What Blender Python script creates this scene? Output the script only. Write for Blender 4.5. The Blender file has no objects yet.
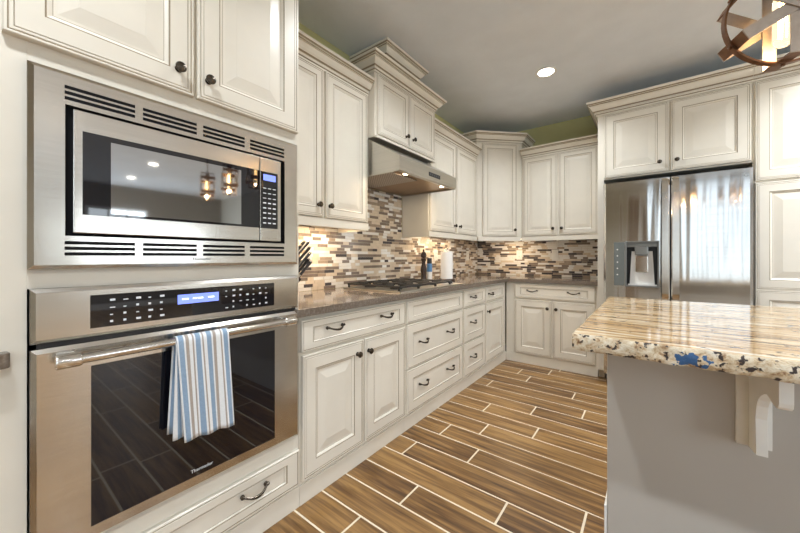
import bpy, bmesh, math, random
from mathutils import Matrix, Vector
random.seed(7)
PI = math.pi
SC = bpy.context.scene
COL = SC.collection

# ------------------------------------------------------------------ camera
cam_d = bpy.data.cameras.new('camera')
cam = bpy.data.objects.new('camera', cam_d); COL.objects.link(cam)
cam_d.sensor_fit = 'HORIZONTAL'; cam_d.sensor_width = 36.0
cam_d.lens = 327.7 / 800 * 36.0
cam_d.shift_y = -9.5 / 800
cam_d.clip_start = 0.02
cam.location = (0, 0, 1.15)
cam.rotation_euler = (PI / 2, 0, math.radians(37.2955))
SC.camera = cam

# ------------------------------------------------------------------ world, exposure, daylight
SC.view_settings.view_transform = 'Standard'
SC.view_settings.look = 'None'
SC.view_settings.gamma = 1.0
SC.view_settings.use_curve_mapping = False
SC.view_settings.exposure = 0.25
world = bpy.data.worlds.new('sky'); SC.world = world
world.use_nodes = True
wn = world.node_tree.nodes; wl = world.node_tree.links
bg = wn['Background']
sky = wn.new('ShaderNodeTexSky'); sky.sky_type = 'HOSEK_WILKIE'; sky.turbidity = 3.0
sky.sun_direction = Vector((0.3, 0.5, 0.7)).normalized()
wl.new(sky.outputs['Color'], bg.inputs['Color']); bg.inputs['Strength'].default_value = 1.0
SC.cycles.max_bounces = 10
SC.cycles.diffuse_bounces = 5
SC.cycles.glossy_bounces = 5
SC.cycles.sample_clamp_indirect = 8.0
SC.cycles.caustics_reflective = False
SC.cycles.caustics_refractive = False

def area_light(name, loc, rot, sx, sy, power, color, shape='RECTANGLE', spread=180):
    d = bpy.data.lights.new(name, 'AREA'); d.shape = shape; d.size = sx; d.size_y = sy
    d.energy = power; d.color = color; d.spread = math.radians(spread)
    o = bpy.data.objects.new(name, d); COL.objects.link(o)
    o.location = loc; o.rotation_euler = rot
    return o
# daylight standing just outside the window openings of the room
DAY = (0.84, 0.935, 1.0)
area_light('daylight_rear', (1.94, -2.05, 1.37), (PI / 2, 0, 0), 3.32, 2.66, 40, DAY)
area_light('added_daylight_rear_far', (5.3, -2.05, 1.37), (PI / 2, 0, 0), 2.9, 2.66, 200, DAY)  # far rear opening is added, unseen, to brighten the left cabinet run
area_light('daylight_right_a', (7.15, 2.02, 1.57), (PI / 2, 0, PI / 2), 1.1, 1.35, 26, DAY)
area_light('daylight_right_b', (7.15, 3.35, 1.42), (PI / 2, 0, PI / 2), 0.9, 1.05, 20, DAY)

# ------------------------------------------------------------------ node helpers / materials
def mat(name):
    m = bpy.data.materials.new(name); m.use_nodes = True
    nt = m.node_tree; b = nt.nodes['Principled BSDF']
    return m, nt, b
def N(nt, t, **kw):
    n = nt.nodes.new(t)
    for k, v in kw.items():
        if k in n.inputs: n.inputs[k].default_value = v
        else: setattr(n, k, v)
    return n
def ramp(nt, stops, interp='LINEAR'):
    r = nt.nodes.new('ShaderNodeValToRGB'); cr = r.color_ramp; cr.interpolation = interp
    while len(cr.elements) > 1: cr.elements.remove(cr.elements[-1])
    cr.elements[0].position = stops[0][0]; cr.elements[0].color = (*stops[0][1], 1)
    for p, c in stops[1:]:
        e = cr.elements.new(p); e.color = (*c, 1)
    return r
def coords(nt, scale, out='Object', rot=(0, 0, 0)):
    tc = nt.nodes.new('ShaderNodeTexCoord'); mp = nt.nodes.new('ShaderNodeMapping')
    mp.inputs['Scale'].default_value = scale; mp.inputs['Rotation'].default_value = rot
    nt.links.new(tc.outputs[out], mp.inputs['Vector'])
    return mp.outputs['Vector']
def bump(nt, b, h, strength, dist):
    bp = nt.nodes.new('ShaderNodeBump'); bp.inputs['Strength'].default_value = strength; bp.inputs['Distance'].default_value = dist
    nt.links.new(h, bp.inputs['Height']); nt.links.new(bp.outputs['Normal'], b.inputs['Normal'])
def simple(name, col, rough=0.5, metal=0.0, noise=0.0, nscale=20, bumps=0.0, bscale=60, spec=0.5):
    m, nt, b = mat(name)
    b.inputs['Roughness'].default_value = rough; b.inputs['Metallic'].default_value = metal
    b.inputs['Specular IOR Level'].default_value = spec
    b.inputs['Base Color'].default_value = (*col, 1)
    if noise:
        v = coords(nt, (nscale,) * 3)
        n = N(nt, 'ShaderNodeTexNoise', Scale=1.0, Detail=4.0)
        nt.links.new(v, n.inputs['Vector'])
        r = ramp(nt, [(0.3, tuple(c * (1 - noise) for c in col)), (0.7, tuple(min(1, c * (1 + noise)) for c in col))])
        nt.links.new(n.outputs['Fac'], r.inputs['Fac']); nt.links.new(r.outputs['Color'], b.inputs['Base Color'])
    if bumps:
        v = coords(nt, (bscale,) * 3)
        n = N(nt, 'ShaderNodeTexNoise', Scale=1.0, Detail=3.0)
        nt.links.new(v, n.inputs['Vector']); bump(nt, b, n.outputs['Fac'], bumps, 0.004)
    return m
def emit(name, col, strength):
    m, nt, b = mat(name)
    b.inputs['Base Color'].default_value = (*col, 1)
    b.inputs['Emission Color'].default_value = (*col, 1); b.inputs['Emission Strength'].default_value = strength
    return m
def steel(name, col, rough, warp=(6, 6, 1.5), wstr=0.25, brush=(2, 2, 400), dist=0.01):
    m, nt, b = mat(name)
    b.inputs['Metallic'].default_value = 1.0; b.inputs['Roughness'].default_value = rough
    v = coords(nt, brush); n = N(nt, 'ShaderNodeTexNoise', Scale=1.0, Detail=2.0); nt.links.new(v, n.inputs['Vector'])
    r = ramp(nt, [(0.3, tuple(c * 0.93 for c in col)), (0.7, tuple(min(1, c * 1.05) for c in col))])
    nt.links.new(n.outputs['Fac'], r.inputs['Fac']); nt.links.new(r.outputs['Color'], b.inputs['Base Color'])
    v2 = coords(nt, warp); n2 = N(nt, 'ShaderNodeTexNoise', Scale=1.0, Detail=1.0); nt.links.new(v2, n2.inputs['Vector'])
    bump(nt, b, n2.outputs['Fac'], wstr, dist)
    return m

M = {}
M['paint'] = simple('cream_cabinet_paint', (0.75, 0.705, 0.615), 0.32, noise=0.03, nscale=6)
M['glaze'] = simple('brown_glaze_line', (0.31, 0.25, 0.17), 0.5, noise=0.1, nscale=30)
M['inner'] = simple('shadow_gap_paint', (0.45, 0.42, 0.35), 0.6, noise=0.03)
M['bronze'] = simple('aged_bronze', (0.075, 0.060, 0.045), 0.27, 0.75, noise=0.3, nscale=150)
M['steel'] = steel('brushed_stainless', (0.66, 0.63, 0.58), 0.2)
M['steel_door'] = steel('oven_stainless', (0.66, 0.63, 0.58), 0.2, (5, 5, 2), 0.3)
M['fridge_steel'] = steel('fridge_stainless', (0.72, 0.71, 0.69), 0.11, (11, 11, 0.7), 0.85, dist=0.006)
M['satin_steel'] = steel('satin_stainless', (0.60, 0.575, 0.52), 0.3)
M['chrome'] = simple('polished_steel', (0.75, 0.73, 0.7), 0.1, 1.0, noise=0.02)
M['black_glass'] = simple('black_glass', (0.006, 0.006, 0.009), 0.03, noise=0.1, spec=0.8)
M['micro_glass'] = simple('mirrored_grey_glass', (0.50, 0.51, 0.52), 0.04, 1.0, noise=0.02, nscale=3)
M['black'] = simple('black_plastic', (0.012, 0.012, 0.014), 0.35, noise=0.1)
M['vent_black'] = simple('matt_black', (0.004, 0.004, 0.005), 0.7, noise=0.1, spec=0.15)
M['iron'] = simple('cast_iron', (0.02, 0.019, 0.018), 0.45, noise=0.2, nscale=80, bumps=0.2, bscale=300)
M['key'] = simple('white_keypad_print', (0.75, 0.77, 0.8), 0.5, noise=0.05)
M['blue_lcd'] = emit('blue_display', (0.18, 0.25, 0.85), 0.9)
M['lcd_text'] = emit('display_digits', (0.8, 0.85, 1.0), 1.2)
M['grey_side'] = simple('grey_fridge_side', (0.09, 0.09, 0.095), 0.5, noise=0.05)
M['grey_plastic'] = simple('silver_grey_plastic', (0.25, 0.255, 0.245), 0.3, 0.5, noise=0.04)
M['panel_grey'] = simple('dark_grey_touch_panel', (0.15, 0.165, 0.16), 0.25, noise=0.04)
M['white_plastic'] = simple('white_plastic', (0.82, 0.81, 0.78), 0.35, noise=0.02)
M['paper'] = simple('paper_towel', (0.86, 0.84, 0.82), 0.9, noise=0.03, bumps=0.3, bscale=250)
M['dark_wood'] = simple('dark_stained_wood', (0.035, 0.018, 0.012), 0.25, noise=0.3, nscale=40)
M['blue_label'] = simple('blue_label', (0.10, 0.25, 0.50), 0.4, noise=0.1)
M['tc_blue'] = simple('towel_blue', (0.25, 0.35, 0.48), 0.9, noise=0.08, nscale=200, bumps=0.3, bscale=600)
M['tc_white'] = simple('towel_white', (0.76, 0.77, 0.78), 0.9, noise=0.04, nscale=200, bumps=0.3, bscale=600)
M['tc_tan'] = simple('towel_taupe', (0.38, 0.33, 0.29), 0.9, noise=0.06, nscale=200, bumps=0.3, bscale=600)
M['grout'] = simple('floor_grout', (0.78, 0.68, 0.52), 0.8, noise=0.06, nscale=40)
M['tile_grout'] = simple('mosaic_grout', (0.62, 0.54, 0.44), 0.8, noise=0.05, nscale=80)
M['t_cream'] = simple('mosaic_cream', (0.68, 0.585, 0.47), 0.22, noise=0.08, nscale=25)
M['t_white'] = simple('mosaic_white', (0.80, 0.785, 0.76), 0.12, noise=0.04, nscale=25)
M['t_tan'] = simple('mosaic_tan', (0.38, 0.30, 0.23), 0.2, noise=0.12, nscale=25)
M['t_taupe'] = simple('mosaic_taupe', (0.23, 0.185, 0.155), 0.15, noise=0.1, nscale=25)
M['t_dark'] = simple('mosaic_dark_brown', (0.085, 0.075, 0.078), 0.1, noise=0.1, nscale=25)
M['corbel'] = simple('white_corbel_paint', (0.86, 0.85, 0.81), 0.45, noise=0.02)
M['panel'] = simple('grey_island_paint', (0.485, 0.455, 0.415), 0.42, noise=0.03, nscale=2.5, bumps=0.06, bscale=9)
M['wall'] = simple('olive_wall_paint', (0.52, 0.50, 0.25), 0.8, noise=0.03, nscale=4, bumps=0.1, bscale=60)
M['wall_grey'] = simple('greige_wall_paint', (0.52, 0.49, 0.43), 0.8, noise=0.03, nscale=4, bumps=0.1, bscale=60)
M['wall_tan'] = simple('tan_wall_paint', (0.30, 0.27, 0.23), 0.8, noise=0.03, nscale=4)
M['brown_door'] = simple('brown_door_paint', (0.26, 0.18, 0.115), 0.5, noise=0.08, nscale=8)
M['ceiling'] = simple('grey_ceiling_paint', (0.78, 0.83, 0.90), 0.85, noise=0.03, nscale=5, bumps=0.5, bscale=18)
M['white_trim'] = simple('white_trim_paint', (0.82, 0.82, 0.80), 0.4, noise=0.02)
M['lamp_on'] = emit('lamp_lens', (1.0, 0.93, 0.82), 14)
M['under_on'] = emit('under_lens', (1.0, 0.80, 0.55), 8)
M['filament'] = emit('glowing_filament', (1.0, 0.62, 0.25), 25)
M['hood_in'] = simple('painted_copper_reflection', (0.36, 0.22, 0.11), 0.3, 0.9, noise=0.05)  # copper tone paints in the shade and reflection under the hood
M['strap_out'] = simple('pewter_strap', (0.36, 0.30, 0.25), 0.45, 0.3, noise=0.08, nscale=60)
M['strap_bronze'] = simple('rust_bronze_strap', (0.16, 0.075, 0.035), 0.4, 0.6, noise=0.2, nscale=60)

m, nt, b = mat('clear_bulb_glass')
b.inputs['Transmission Weight'].default_value = 1.0; b.inputs['Roughness'].default_value = 0.02; b.inputs['IOR'].default_value = 1.05
b.inputs['Base Color'].default_value = (1.0, 0.93, 0.8, 1)
b.inputs['Emission Color'].default_value = (1.0, 0.78, 0.48, 1); b.inputs['Emission Strength'].default_value = 0.5
M['bulb'] = m
m, nt, b = mat('window_glass')
tr = nt.nodes.new('ShaderNodeBsdfTransparent'); gl_ = nt.nodes.new('ShaderNodeBsdfGlossy'); gl_.inputs['Roughness'].default_value = 0.02
mx = nt.nodes.new('ShaderNodeMixShader'); mx.inputs[0].default_value = 0.06
nt.links.new(tr.outputs[0], mx.inputs[1]); nt.links.new(gl_.outputs[0], mx.inputs[2])
nt.links.new(mx.outputs[0], nt.nodes['Material Output'].inputs['Surface'])
M['glass'] = m

# mesh filter of the hood
m, nt, b = mat('hood_mesh_filter')
b.inputs['Metallic'].default_value = 0.9; b.inputs['Roughness'].default_value = 0.35
v = coords(nt, (90, 90, 90)); ch = N(nt, 'ShaderNodeTexChecker', Scale=1.0); nt.links.new(v, ch.inputs['Vector'])
ch.inputs['Color1'].default_value = (0.62, 0.56, 0.5, 1); ch.inputs['Color2'].default_value = (0.36, 0.31, 0.27, 1)
nt.links.new(ch.outputs['Color'], b.inputs['Base Color']); M['filter'] = m

# taupe quartz
m, nt, b = mat('taupe_quartz')
b.inputs['Roughness'].default_value = 0.1
v = coords(nt, (1, 1, 1)); vo = N(nt, 'ShaderNodeTexVoronoi', Scale=260.0); nt.links.new(v, vo.inputs['Vector'])
n = N(nt, 'ShaderNodeTexNoise', Scale=90.0, Detail=4.0); nt.links.new(v, n.inputs['Vector'])
r = ramp(nt, [(0.3, (0.12, 0.093, 0.072)), (0.55, (0.175, 0.14, 0.11)), (0.75, (0.28, 0.23, 0.185))]); nt.links.new(n.outputs['Fac'], r.inputs['Fac'])
nt.links.new(r.outputs['Color'], b.inputs['Base Color']); M['quartz'] = m

# veined granite
m, nt, b = mat('gold_granite')
b.inputs['Roughness'].default_value = 0.07
v = coords(nt, (3.2, 36, 16)); n1 = N(nt, 'ShaderNodeTexNoise', Scale=1.0, Detail=8.0, Roughness=0.65, Distortion=0.6); nt.links.new(v, n1.inputs['Vector'])
r1 = ramp(nt, [(0.30, (0.08, 0.045, 0.03)), (0.40, (0.30, 0.17, 0.08)), (0.48, (0.54, 0.36, 0.18)), (0.56, (0.66, 0.53, 0.35)), (0.68, (0.74, 0.68, 0.57))])
nt.links.new(n1.outputs['Fac'], r1.inputs['Fac'])
v2 = coords(nt, (26, 30, 30)); n2 = N(nt, 'ShaderNodeTexNoise', Scale=1.0, Detail=5.0, Roughness=0.6); nt.links.new(v2, n2.inputs['Vector'])
r2 = ramp(nt, [(0.60, (0, 0, 0)), (0.66, (1, 1, 1))]); nt.links.new(n2.outputs['Fac'], r2.inputs['Fac'])
mx = N(nt, 'ShaderNodeMix', data_type='RGBA'); nt.links.new(r2.outputs['Color'], mx.inputs[0]); nt.links.new(r1.outputs['Color'], mx.inputs[6]); mx.inputs[7].default_value = (0.055, 0.03, 0.022, 1)
v3 = coords(nt, (7, 9, 9)); n3 = N(nt, 'ShaderNodeTexNoise', Scale=1.0, Detail=3.0); n3.inputs['Distortion'].default_value = 0.8; nt.links.new(v3, n3.inputs['Vector'])
r3 = ramp(nt, [(0.68, (0, 0, 0)), (0.72, (1, 1, 1))]); nt.links.new(n3.outputs['Fac'], r3.inputs['Fac'])
mx2 = N(nt, 'ShaderNodeMix', data_type='RGBA'); nt.links.new(r3.outputs['Color'], mx2.inputs[0]); nt.links.new(mx.outputs[2], mx2.inputs[6]); mx2.inputs[7].default_value = (0.07, 0.14, 0.26, 1)
nt.links.new(mx2.outputs[2], b.inputs['Base Color'])
M['granite'] = m
# rough broken edge of the same stone: blotches instead of streaks
m, nt, b = mat('chiselled_granite_edge')
b.inputs['Roughness'].default_value = 0.3
v = coords(nt, (42, 42, 50)); n1 = N(nt, 'ShaderNodeTexNoise', Scale=1.0, Detail=8.0, Roughness=0.7, Distortion=0.4); nt.links.new(v, n1.inputs['Vector'])
r1 = ramp(nt, [(0.30, (0.10, 0.05, 0.03)), (0.38, (0.34, 0.20, 0.10)), (0.46, (0.60, 0.46, 0.29)), (0.56, (0.74, 0.65, 0.50)), (0.75, (0.80, 0.76, 0.68))])
nt.links.new(n1.outputs['Fac'], r1.inputs['Fac'])
v2 = coords(nt, (60, 60, 66)); n2 = N(nt, 'ShaderNodeTexNoise', Scale=1.0, Detail=3.0, Roughness=0.5); nt.links.new(v2, n2.inputs['Vector'])
r2 = ramp(nt, [(0.585, (0, 0, 0)), (0.62, (1, 1, 1))]); nt.links.new(n2.outputs['Fac'], r2.inputs['Fac'])
mx = N(nt, 'ShaderNodeMix', data_type='RGBA'); nt.links.new(r2.outputs['Color'], mx.inputs[0]); nt.links.new(r1.outputs['Color'], mx.inputs[6]); mx.inputs[7].default_value = (0.035, 0.022, 0.02, 1)
v4 = coords(nt, (1, 1, 1)); vd = N(nt, 'ShaderNodeVectorMath', operation='DISTANCE'); mp4 = nt.nodes.new('ShaderNodeMapping'); mp4.inputs['Scale'].default_value = (1, 1, 2.2); mp4.inputs['Location'].default_value = (.715, .594, -.05)
nt.links.new(v4, mp4.inputs['Vector']); nt.links.new(mp4.outputs[0], vd.inputs[0]); vd.inputs[1].default_value = (0, 0, 0)
n4 = N(nt, 'ShaderNodeTexNoise', Scale=55.0, Detail=3.0); nt.links.new(v4, n4.inputs['Vector'])
m5 = N(nt, 'ShaderNodeMath', operation='MULTIPLY_ADD'); m5.inputs[1].default_value = 3.0; m5.inputs[2].default_value = -1.05; nt.links.new(n4.outputs['Fac'], m5.inputs[0])
m4 = N(nt, 'ShaderNodeMath', operation='MULTIPLY_ADD'); m4.inputs[1].default_value = -16.0; nt.links.new(vd.outputs['Value'], m4.inputs[0]); nt.links.new(m5.outputs[0], m4.inputs[2])
r4 = ramp(nt, [(0.04, (0, 0, 0)), (0.08, (1, 1, 1))]); nt.links.new(m4.outputs[0], r4.inputs['Fac'])
mx4 = N(nt, 'ShaderNodeMix', data_type='RGBA'); nt.links.new(r4.outputs['Color'], mx4.inputs[0]); nt.links.new(mx.outputs[2], mx4.inputs[6]); mx4.inputs[7].default_value = (0.035, 0.11, 0.26, 1)
nt.links.new(mx4.outputs[2], b.inputs['Base Color']); bump(nt, b, n1.outputs['Fac'], 0.7, 0.01)
M['granite_edge'] = m

# wood-look floor tile, one tone per plank
m, nt, b = mat('wood_look_tile')
b.inputs['Roughness'].default_value = 0.33
at = nt.nodes.new('ShaderNodeAttribute'); at.attribute_name = 'tone'
tc = nt.nodes.new('ShaderNodeTexCoord'); mp = nt.nodes.new('ShaderNodeMapping'); mp.inputs['Scale'].default_value = (2.4, 38, 1)
cb = nt.nodes.new('ShaderNodeCombineXYZ'); ml = N(nt, 'ShaderNodeMath', operation='MULTIPLY'); ml.inputs[1].default_value = 37.0
nt.links.new(at.outputs['Fac'], ml.inputs[0]); nt.links.new(ml.outputs[0], cb.inputs['X']); nt.links.new(ml.outputs[0], cb.inputs['Z'])
nt.links.new(cb.outputs[0], mp.inputs['Location']); nt.links.new(tc.outputs['Object'], mp.inputs['Vector'])
n1 = N(nt, 'ShaderNodeTexNoise', Scale=1.0, Detail=6.0, Roughness=0.6, Distortion=0.5); nt.links.new(mp.outputs[0], n1.inputs['Vector'])
ad = N(nt, 'ShaderNodeMath', operation='MULTIPLY_ADD'); ad.inputs[1].default_value = 0.16
nt.links.new(at.outputs['Fac'], ad.inputs[0]); nt.links.new(n1.outputs['Fac'], ad.inputs[2])
r1 = ramp(nt, [(0.30, (0.065, 0.029, 0.010)), (0.45, (0.165, 0.082, 0.027)), (0.60, (0.30, 0.165, 0.056)), (0.85, (0.43, 0.26, 0.10))])
nt.links.new(ad.outputs[0], r1.inputs['Fac']); nt.links.new(r1.outputs['Color'], b.inputs['Base Color'])
bump(nt, b, n1.outputs['Fac'], 0.15, 0.003)
M['plank'] = m

# ------------------------------------------------------------------ mesh builder
class MB:
    def __init__(s): s.v = []; s.f = []; s.m = []
    def add(s, vs, fs, mi=0):
        o = len(s.v); s.v += [tuple(p) for p in vs]
        for f in fs: s.f.append([i + o for i in f]); s.m.append(mi)
        return s
    def box(s, x0, x1, y0, y1, z0, z1, mi=0, bev=0.0):
        if bev <= 0:
            return s.add([(x0,y0,z0),(x1,y0,z0),(x1,y1,z0),(x0,y1,z0),(x0,y0,z1),(x1,y0,z1),(x1,y1,z1),(x0,y1,z1)],
                         [(0,3,2,1),(4,5,6,7),(0,1,5,4),(1,2,6,5),(2,3,7,6),(3,0,4,7)], mi)
        bm = bmesh.new(); bmesh.ops.create_cube(bm, size=1)
        for q in bm.verts: q.co = Vector(((x0+x1)/2 + q.co.x*(x1-x0), (y0+y1)/2 + q.co.y*(y1-y0), (z0+z1)/2 + q.co.z*(z1-z0)))
        bmesh.ops.bevel(bm, geom=bm.edges[:], offset=bev, segments=2, profile=0.5, affect='EDGES')
        return s.addbm(bm, mi)
    def addbm(s, bm, mi=0):
        bm.verts.index_update()
        s.add([q.co[:] for q in bm.verts], [[q.index for q in f.verts] for f in bm.faces], mi); bm.free(); return s
    def prism(s, poly, a, b, axis='x', mi=0, bev=0.0):
        # poly 2D in the two other axes (x: (y,z); y: (x,z); z: (x,y))
        def P(p, t): return {'x': (t, p[0], p[1]), 'y': (p[0], t, p[1]), 'z': (p[0], p[1], t)}[axis]
        n = len(poly); bm = bmesh.new()
        A = [bm.verts.new(P(p, a)) for p in poly]; B = [bm.verts.new(P(p, b)) for p in poly]
        bm.faces.new(A); bm.faces.new(B[::-1])
        for i in range(n): bm.faces.new([A[i], B[i], B[(i+1) % n], A[(i+1) % n]])
        bmesh.ops.recalc_face_normals(bm, faces=bm.faces[:])
        if bev: bmesh.ops.bevel(bm, geom=bm.edges[:], offset=bev, segments=2, profile=0.5, affect='EDGES')
        return s.addbm(bm, mi)
    def lathe(s, prof, c, d=(0, 0, 1), n=20, mi=0):
        d = Vector(d).normalized(); u = d.orthogonal().normalized(); w = d.cross(u); c = Vector(c)
        vs = []; fs = []
        for r, h in prof:
            for k in range(n):
                a = 2*PI*k/n; vs.append(c + d*h + (u*math.cos(a) + w*math.sin(a))*max(r, 1e-5))
        for i in range(len(prof)-1):
            for k in range(n):
                fs.append((i*n+k, i*n+(k+1) % n, (i+1)*n+(k+1) % n, (i+1)*n+k))
        fs.append(list(range(n))[::-1]); fs.append([(len(prof)-1)*n+k for k in range(n)])
        return s.add(vs, fs, mi)
    def tube(s, pts, r, n=10, mi=0):
        pts = [Vector(p) for p in pts]; rs = r if isinstance(r, (list, tuple)) else [r]*len(pts)
        vs = []; fs = []; ref = None
        for i, p in enumerate(pts):
            t = (pts[min(i+1, len(pts)-1)] - pts[max(i-1, 0)]).normalized()
            u = (t.orthogonal() if ref is None else ref - t*ref.dot(t)).normalized(); ref = u; w = t.cross(u)
            for k in range(n):
                a = 2*PI*k/n; vs.append(p + (u*math.cos(a) + w*math.sin(a))*rs[i])
        for i in range(len(pts)-1):
            for k in range(n): fs.append((i*n+k, i*n+(k+1) % n, (i+1)*n+(k+1) % n, (i+1)*n+k))
        fs.append(list(range(n))[::-1]); fs.append([(len(pts)-1)*n+k for k in range(n)])
        return s.add(vs, fs, mi)
    def band(s, pts, wdir, w, t, mi=0, mi_in=None, closed=False):
        # flat strap: path pts, width vectors wdir (one or per point), thickness t towards/away from centroid
        pts = [Vector(p) for p in pts]; n = len(pts); c = sum(pts, Vector())/n
        wd = [Vector(q).normalized() for q in wdir] if isinstance(wdir, list) else [Vector(wdir).normalized()]*n
        vs = []
        for i, p in enumerate(pts):
            if closed: tg = (pts[(i+1) % n]-pts[i-1]).normalized()
            else: tg = (pts[min(i+1, n-1)]-pts[max(i-1, 0)]).normalized()
            o = wd[i].cross(tg).normalized()
            if o.dot(p-c) < 0: o = -o
            for a, b_ in ((-1, 0), (1, 0), (1, 1), (-1, 1)): vs.append(p + wd[i]*a*w/2 + o*b_*t)
        for i in range(n if closed else n-1):
            j = (i+1) % n
            for k in range(4):
                l = (k+1) % 4
                s_mi = mi_in if (k == 0 and mi_in is not None) else mi
                s.add([vs[i*4+k], vs[i*4+l], vs[j*4+l], vs[j*4+k]], [(0, 1, 2, 3)], s_mi)
        if not closed:
            s.add(vs[:4], [(0, 1, 2, 3)], mi); s.add(vs[-4:], [(3, 2, 1, 0)], mi)
        return s

ROOT = {}
def xf(fr, p): return fr(p) if fr else p
def mesh_obj(name, mb, mats, inv=None, fr=None, smooth=None, merge=True):
    me = bpy.data.meshes.new(name)
    vs = [Vector(fr(p)) if fr else Vector(p) for p in mb.v]
    if inv is not None: vs = [inv @ q for q in vs]
    me.from_pydata([q[:] for q in vs], [], mb.f)
    for mm in (mats if isinstance(mats, (list, tuple)) else [mats]): me.materials.append(M[mm] if isinstance(mm, str) else mm)
    for i, p in enumerate(me.polygons): p.material_index = mb.m[i]
    bm = bmesh.new(); bm.from_mesh(me)
    if merge: bmesh.ops.remove_doubles(bm, verts=bm.verts[:], dist=1e-6)
    bmesh.ops.recalc_face_normals(bm, faces=bm.faces[:])
    if smooth:
        for f in bm.faces: f.smooth = True
        for e in bm.edges:
            if len(e.link_faces) == 2 and e.calc_face_angle(0) > math.radians(smooth): e.smooth = False
    bm.to_mesh(me); bm.free()
    o = bpy.data.objects.new(name, me); COL.objects.link(o)
    if smooth:
        w_ = o.modifiers.new('weighted', 'WEIGHTED_NORMAL'); w_.keep_sharp = True; w_.weight = 100
    return o
def tag(o, label=None, cat=None, group=None, kind=None):
    for k, q in (('label', label), ('category', cat), ('group', group), ('kind', kind)):
        if q: o[k] = q
    return o
def thing(name, label, cat, loc=(0, 0, 0), rz=0, group=None):
    o = bpy.data.objects.new(name, None); COL.objects.link(o); o.empty_display_size = 0.05
    o.location = loc; o.rotation_euler = (0, 0, rz)
    ROOT[o] = (Matrix.Translation(loc) @ Matrix.Rotation(rz, 4, 'Z')).inverted()
    return tag(o, label, cat, group)
def part(name, mb, mats, parent, fr=None, label=None, smooth=35):
    r = parent
    while r.parent: r = r.parent
    o = mesh_obj(name, mb, mats, ROOT[r], fr, smooth); o.parent = parent
    if label: o['label'] = label
    return o
def single(name, mb, mats, loc, label, cat, group=None, fr=None, smooth=35, kind=None, rz=0):
    inv = (Matrix.Translation(loc) @ Matrix.Rotation(rz, 4, 'Z')).inverted()
    o = mesh_obj(name, mb, mats, inv, fr, smooth); o.location = loc; o.rotation_euler = (0, 0, rz)
    return tag(o, label, cat, group, kind)
def struct(name, mb, mats, fr=None, smooth=None):
    o = mesh_obj(name, mb, mats, None, fr, smooth); o['kind'] = 'structure'; return o
# plane frames: x runs along the front, -y comes out of it, z is up; they give world points
def LEFT(X0): return lambda p: (X0 - p[1], p[0], p[2])
def BACK(Y0): return lambda p: (p[0], Y0 + p[1], p[2])
def DIAG(X0, Y0):
    s = math.sqrt(0.5)
    return lambda p: (X0 + (p[0] - p[1])*s, Y0 + (p[0] + p[1])*s, p[2])
RZ = {'L': PI/2, 'B': 0, 'D': PI/4}

def text_mesh(name, txt, size, m, parent, origin, xdir, updir, ext=0.0006):
    cu = bpy.data.curves.new(name, 'FONT'); cu.body = txt; cu.size = size; cu.extrude = ext
    tmp = bpy.data.objects.new('tmp', cu); COL.objects.link(tmp)
    dg = bpy.context.evaluated_depsgraph_get(); me = bpy.data.meshes.new_from_object(tmp.evaluated_get(dg))
    bpy.data.objects.remove(tmp); bpy.data.curves.remove(cu)
    x = Vector(xdir).normalized(); u = Vector(updir).normalized(); z = x.cross(u)
    mtx = Matrix((x, u, z)).transposed().to_4x4(); mtx.translation = Vector(origin)
    r = parent
    while r.parent: r = r.parent
    me.transform(ROOT[r] @ mtx); me.materials.clear(); me.materials.append(M[m])
    o = bpy.data.objects.new(name, me); COL.objects.link(o); o.parent = parent
    return o

# ------------------------------------------------------------------ cabinet pieces
T = 0.02
DOOR = [(0, 0, 0), (0, -.016, 0), (.003, -T, 0), (.008, -T, 0), (.0095, -.0185, 1), (.0110, -.0185, 1), (.0125, -T, 0), (.0185, -T, 0), (.0192, -.0187, 1), (.0205, -.0187, 1), (.0215, -T, 0),
        (.054, -T, 0), (.0558, -.0178, 1), (.0582, -.0178, 1), (.061, -.0165, 0), (.067, -.0125, 0), (.069, -.011, 0), (.0705, -.011, 1), (.078, -.011, 0),
        (.104, -.0172, 0), (.106, -.0178, 0)]
DRAWER = [(0, 0, 0), (0, -.016, 0), (.003, -T, 0), (.007, -T, 0), (.0085, -.0185, 1), (.0102, -.0185, 1), (.0115, -T, 0),
          (.036, -T, 0), (.0378, -.0175, 1), (.0405, -.0175, 1), (.043, -.0165, 0), (.048, -.0135, 0), (.0495, -.0135, 1), (.055, -.0135, 0)]
WIDE = [(i + (.018 if i > .05 else 0) + (.014 if i > .1 else 0), y, g) for i, y, g in DOOR]
DRAWER = [(i + (.026 if i > .03 else 0), y, g) for i, y, g in DRAWER]
def front_panel(x0, x1, z0, z1, prof):
    mb = MB(); rings = []
    sz, sx = (min(1.0, (z1-z0)/.25), min(1.0, (x1-x0)/.42)) if prof is DRAWER else (1.0, 1.0)
    for ins, y, g in prof:
        i, k = (ins*sx, ins*sz) if ins > .03 else (ins, ins)
        rings.append([(x0+i, y, z0+k), (x1-i, y, z0+k), (x1-i, y, z1-k), (x0+i, y, z1-k)])
    mb.add(rings[0], [(0, 1, 2, 3)])
    for a in range(len(rings)-1):
        g = 1 if prof[a+1][2] else 0
        for k in range(4):
            l = (k+1) % 4; mb.add([rings[a][k], rings[a][l], rings[a+1][l], rings[a+1][k]], [(0, 1, 2, 3)], g)
    mb.add(rings[-1], [(0, 1, 2, 3)])
    return mb
def knob(x, z, parent, fr, y=-T):
    mb = MB().lathe([(.0115, 0), (.0115, .002), (.006, .004), (.0055, .012), (.009, .015), (.0155, .019), (.017, .023), (.0155, .027), (.010, .029), (.009, .0282), (.004, .030), (0, .030)],
                    (x, y, z), (0, -1, 0), 18)
    return part('knob', mb, 'bronze', parent, fr, 'dark bronze knob')
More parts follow.
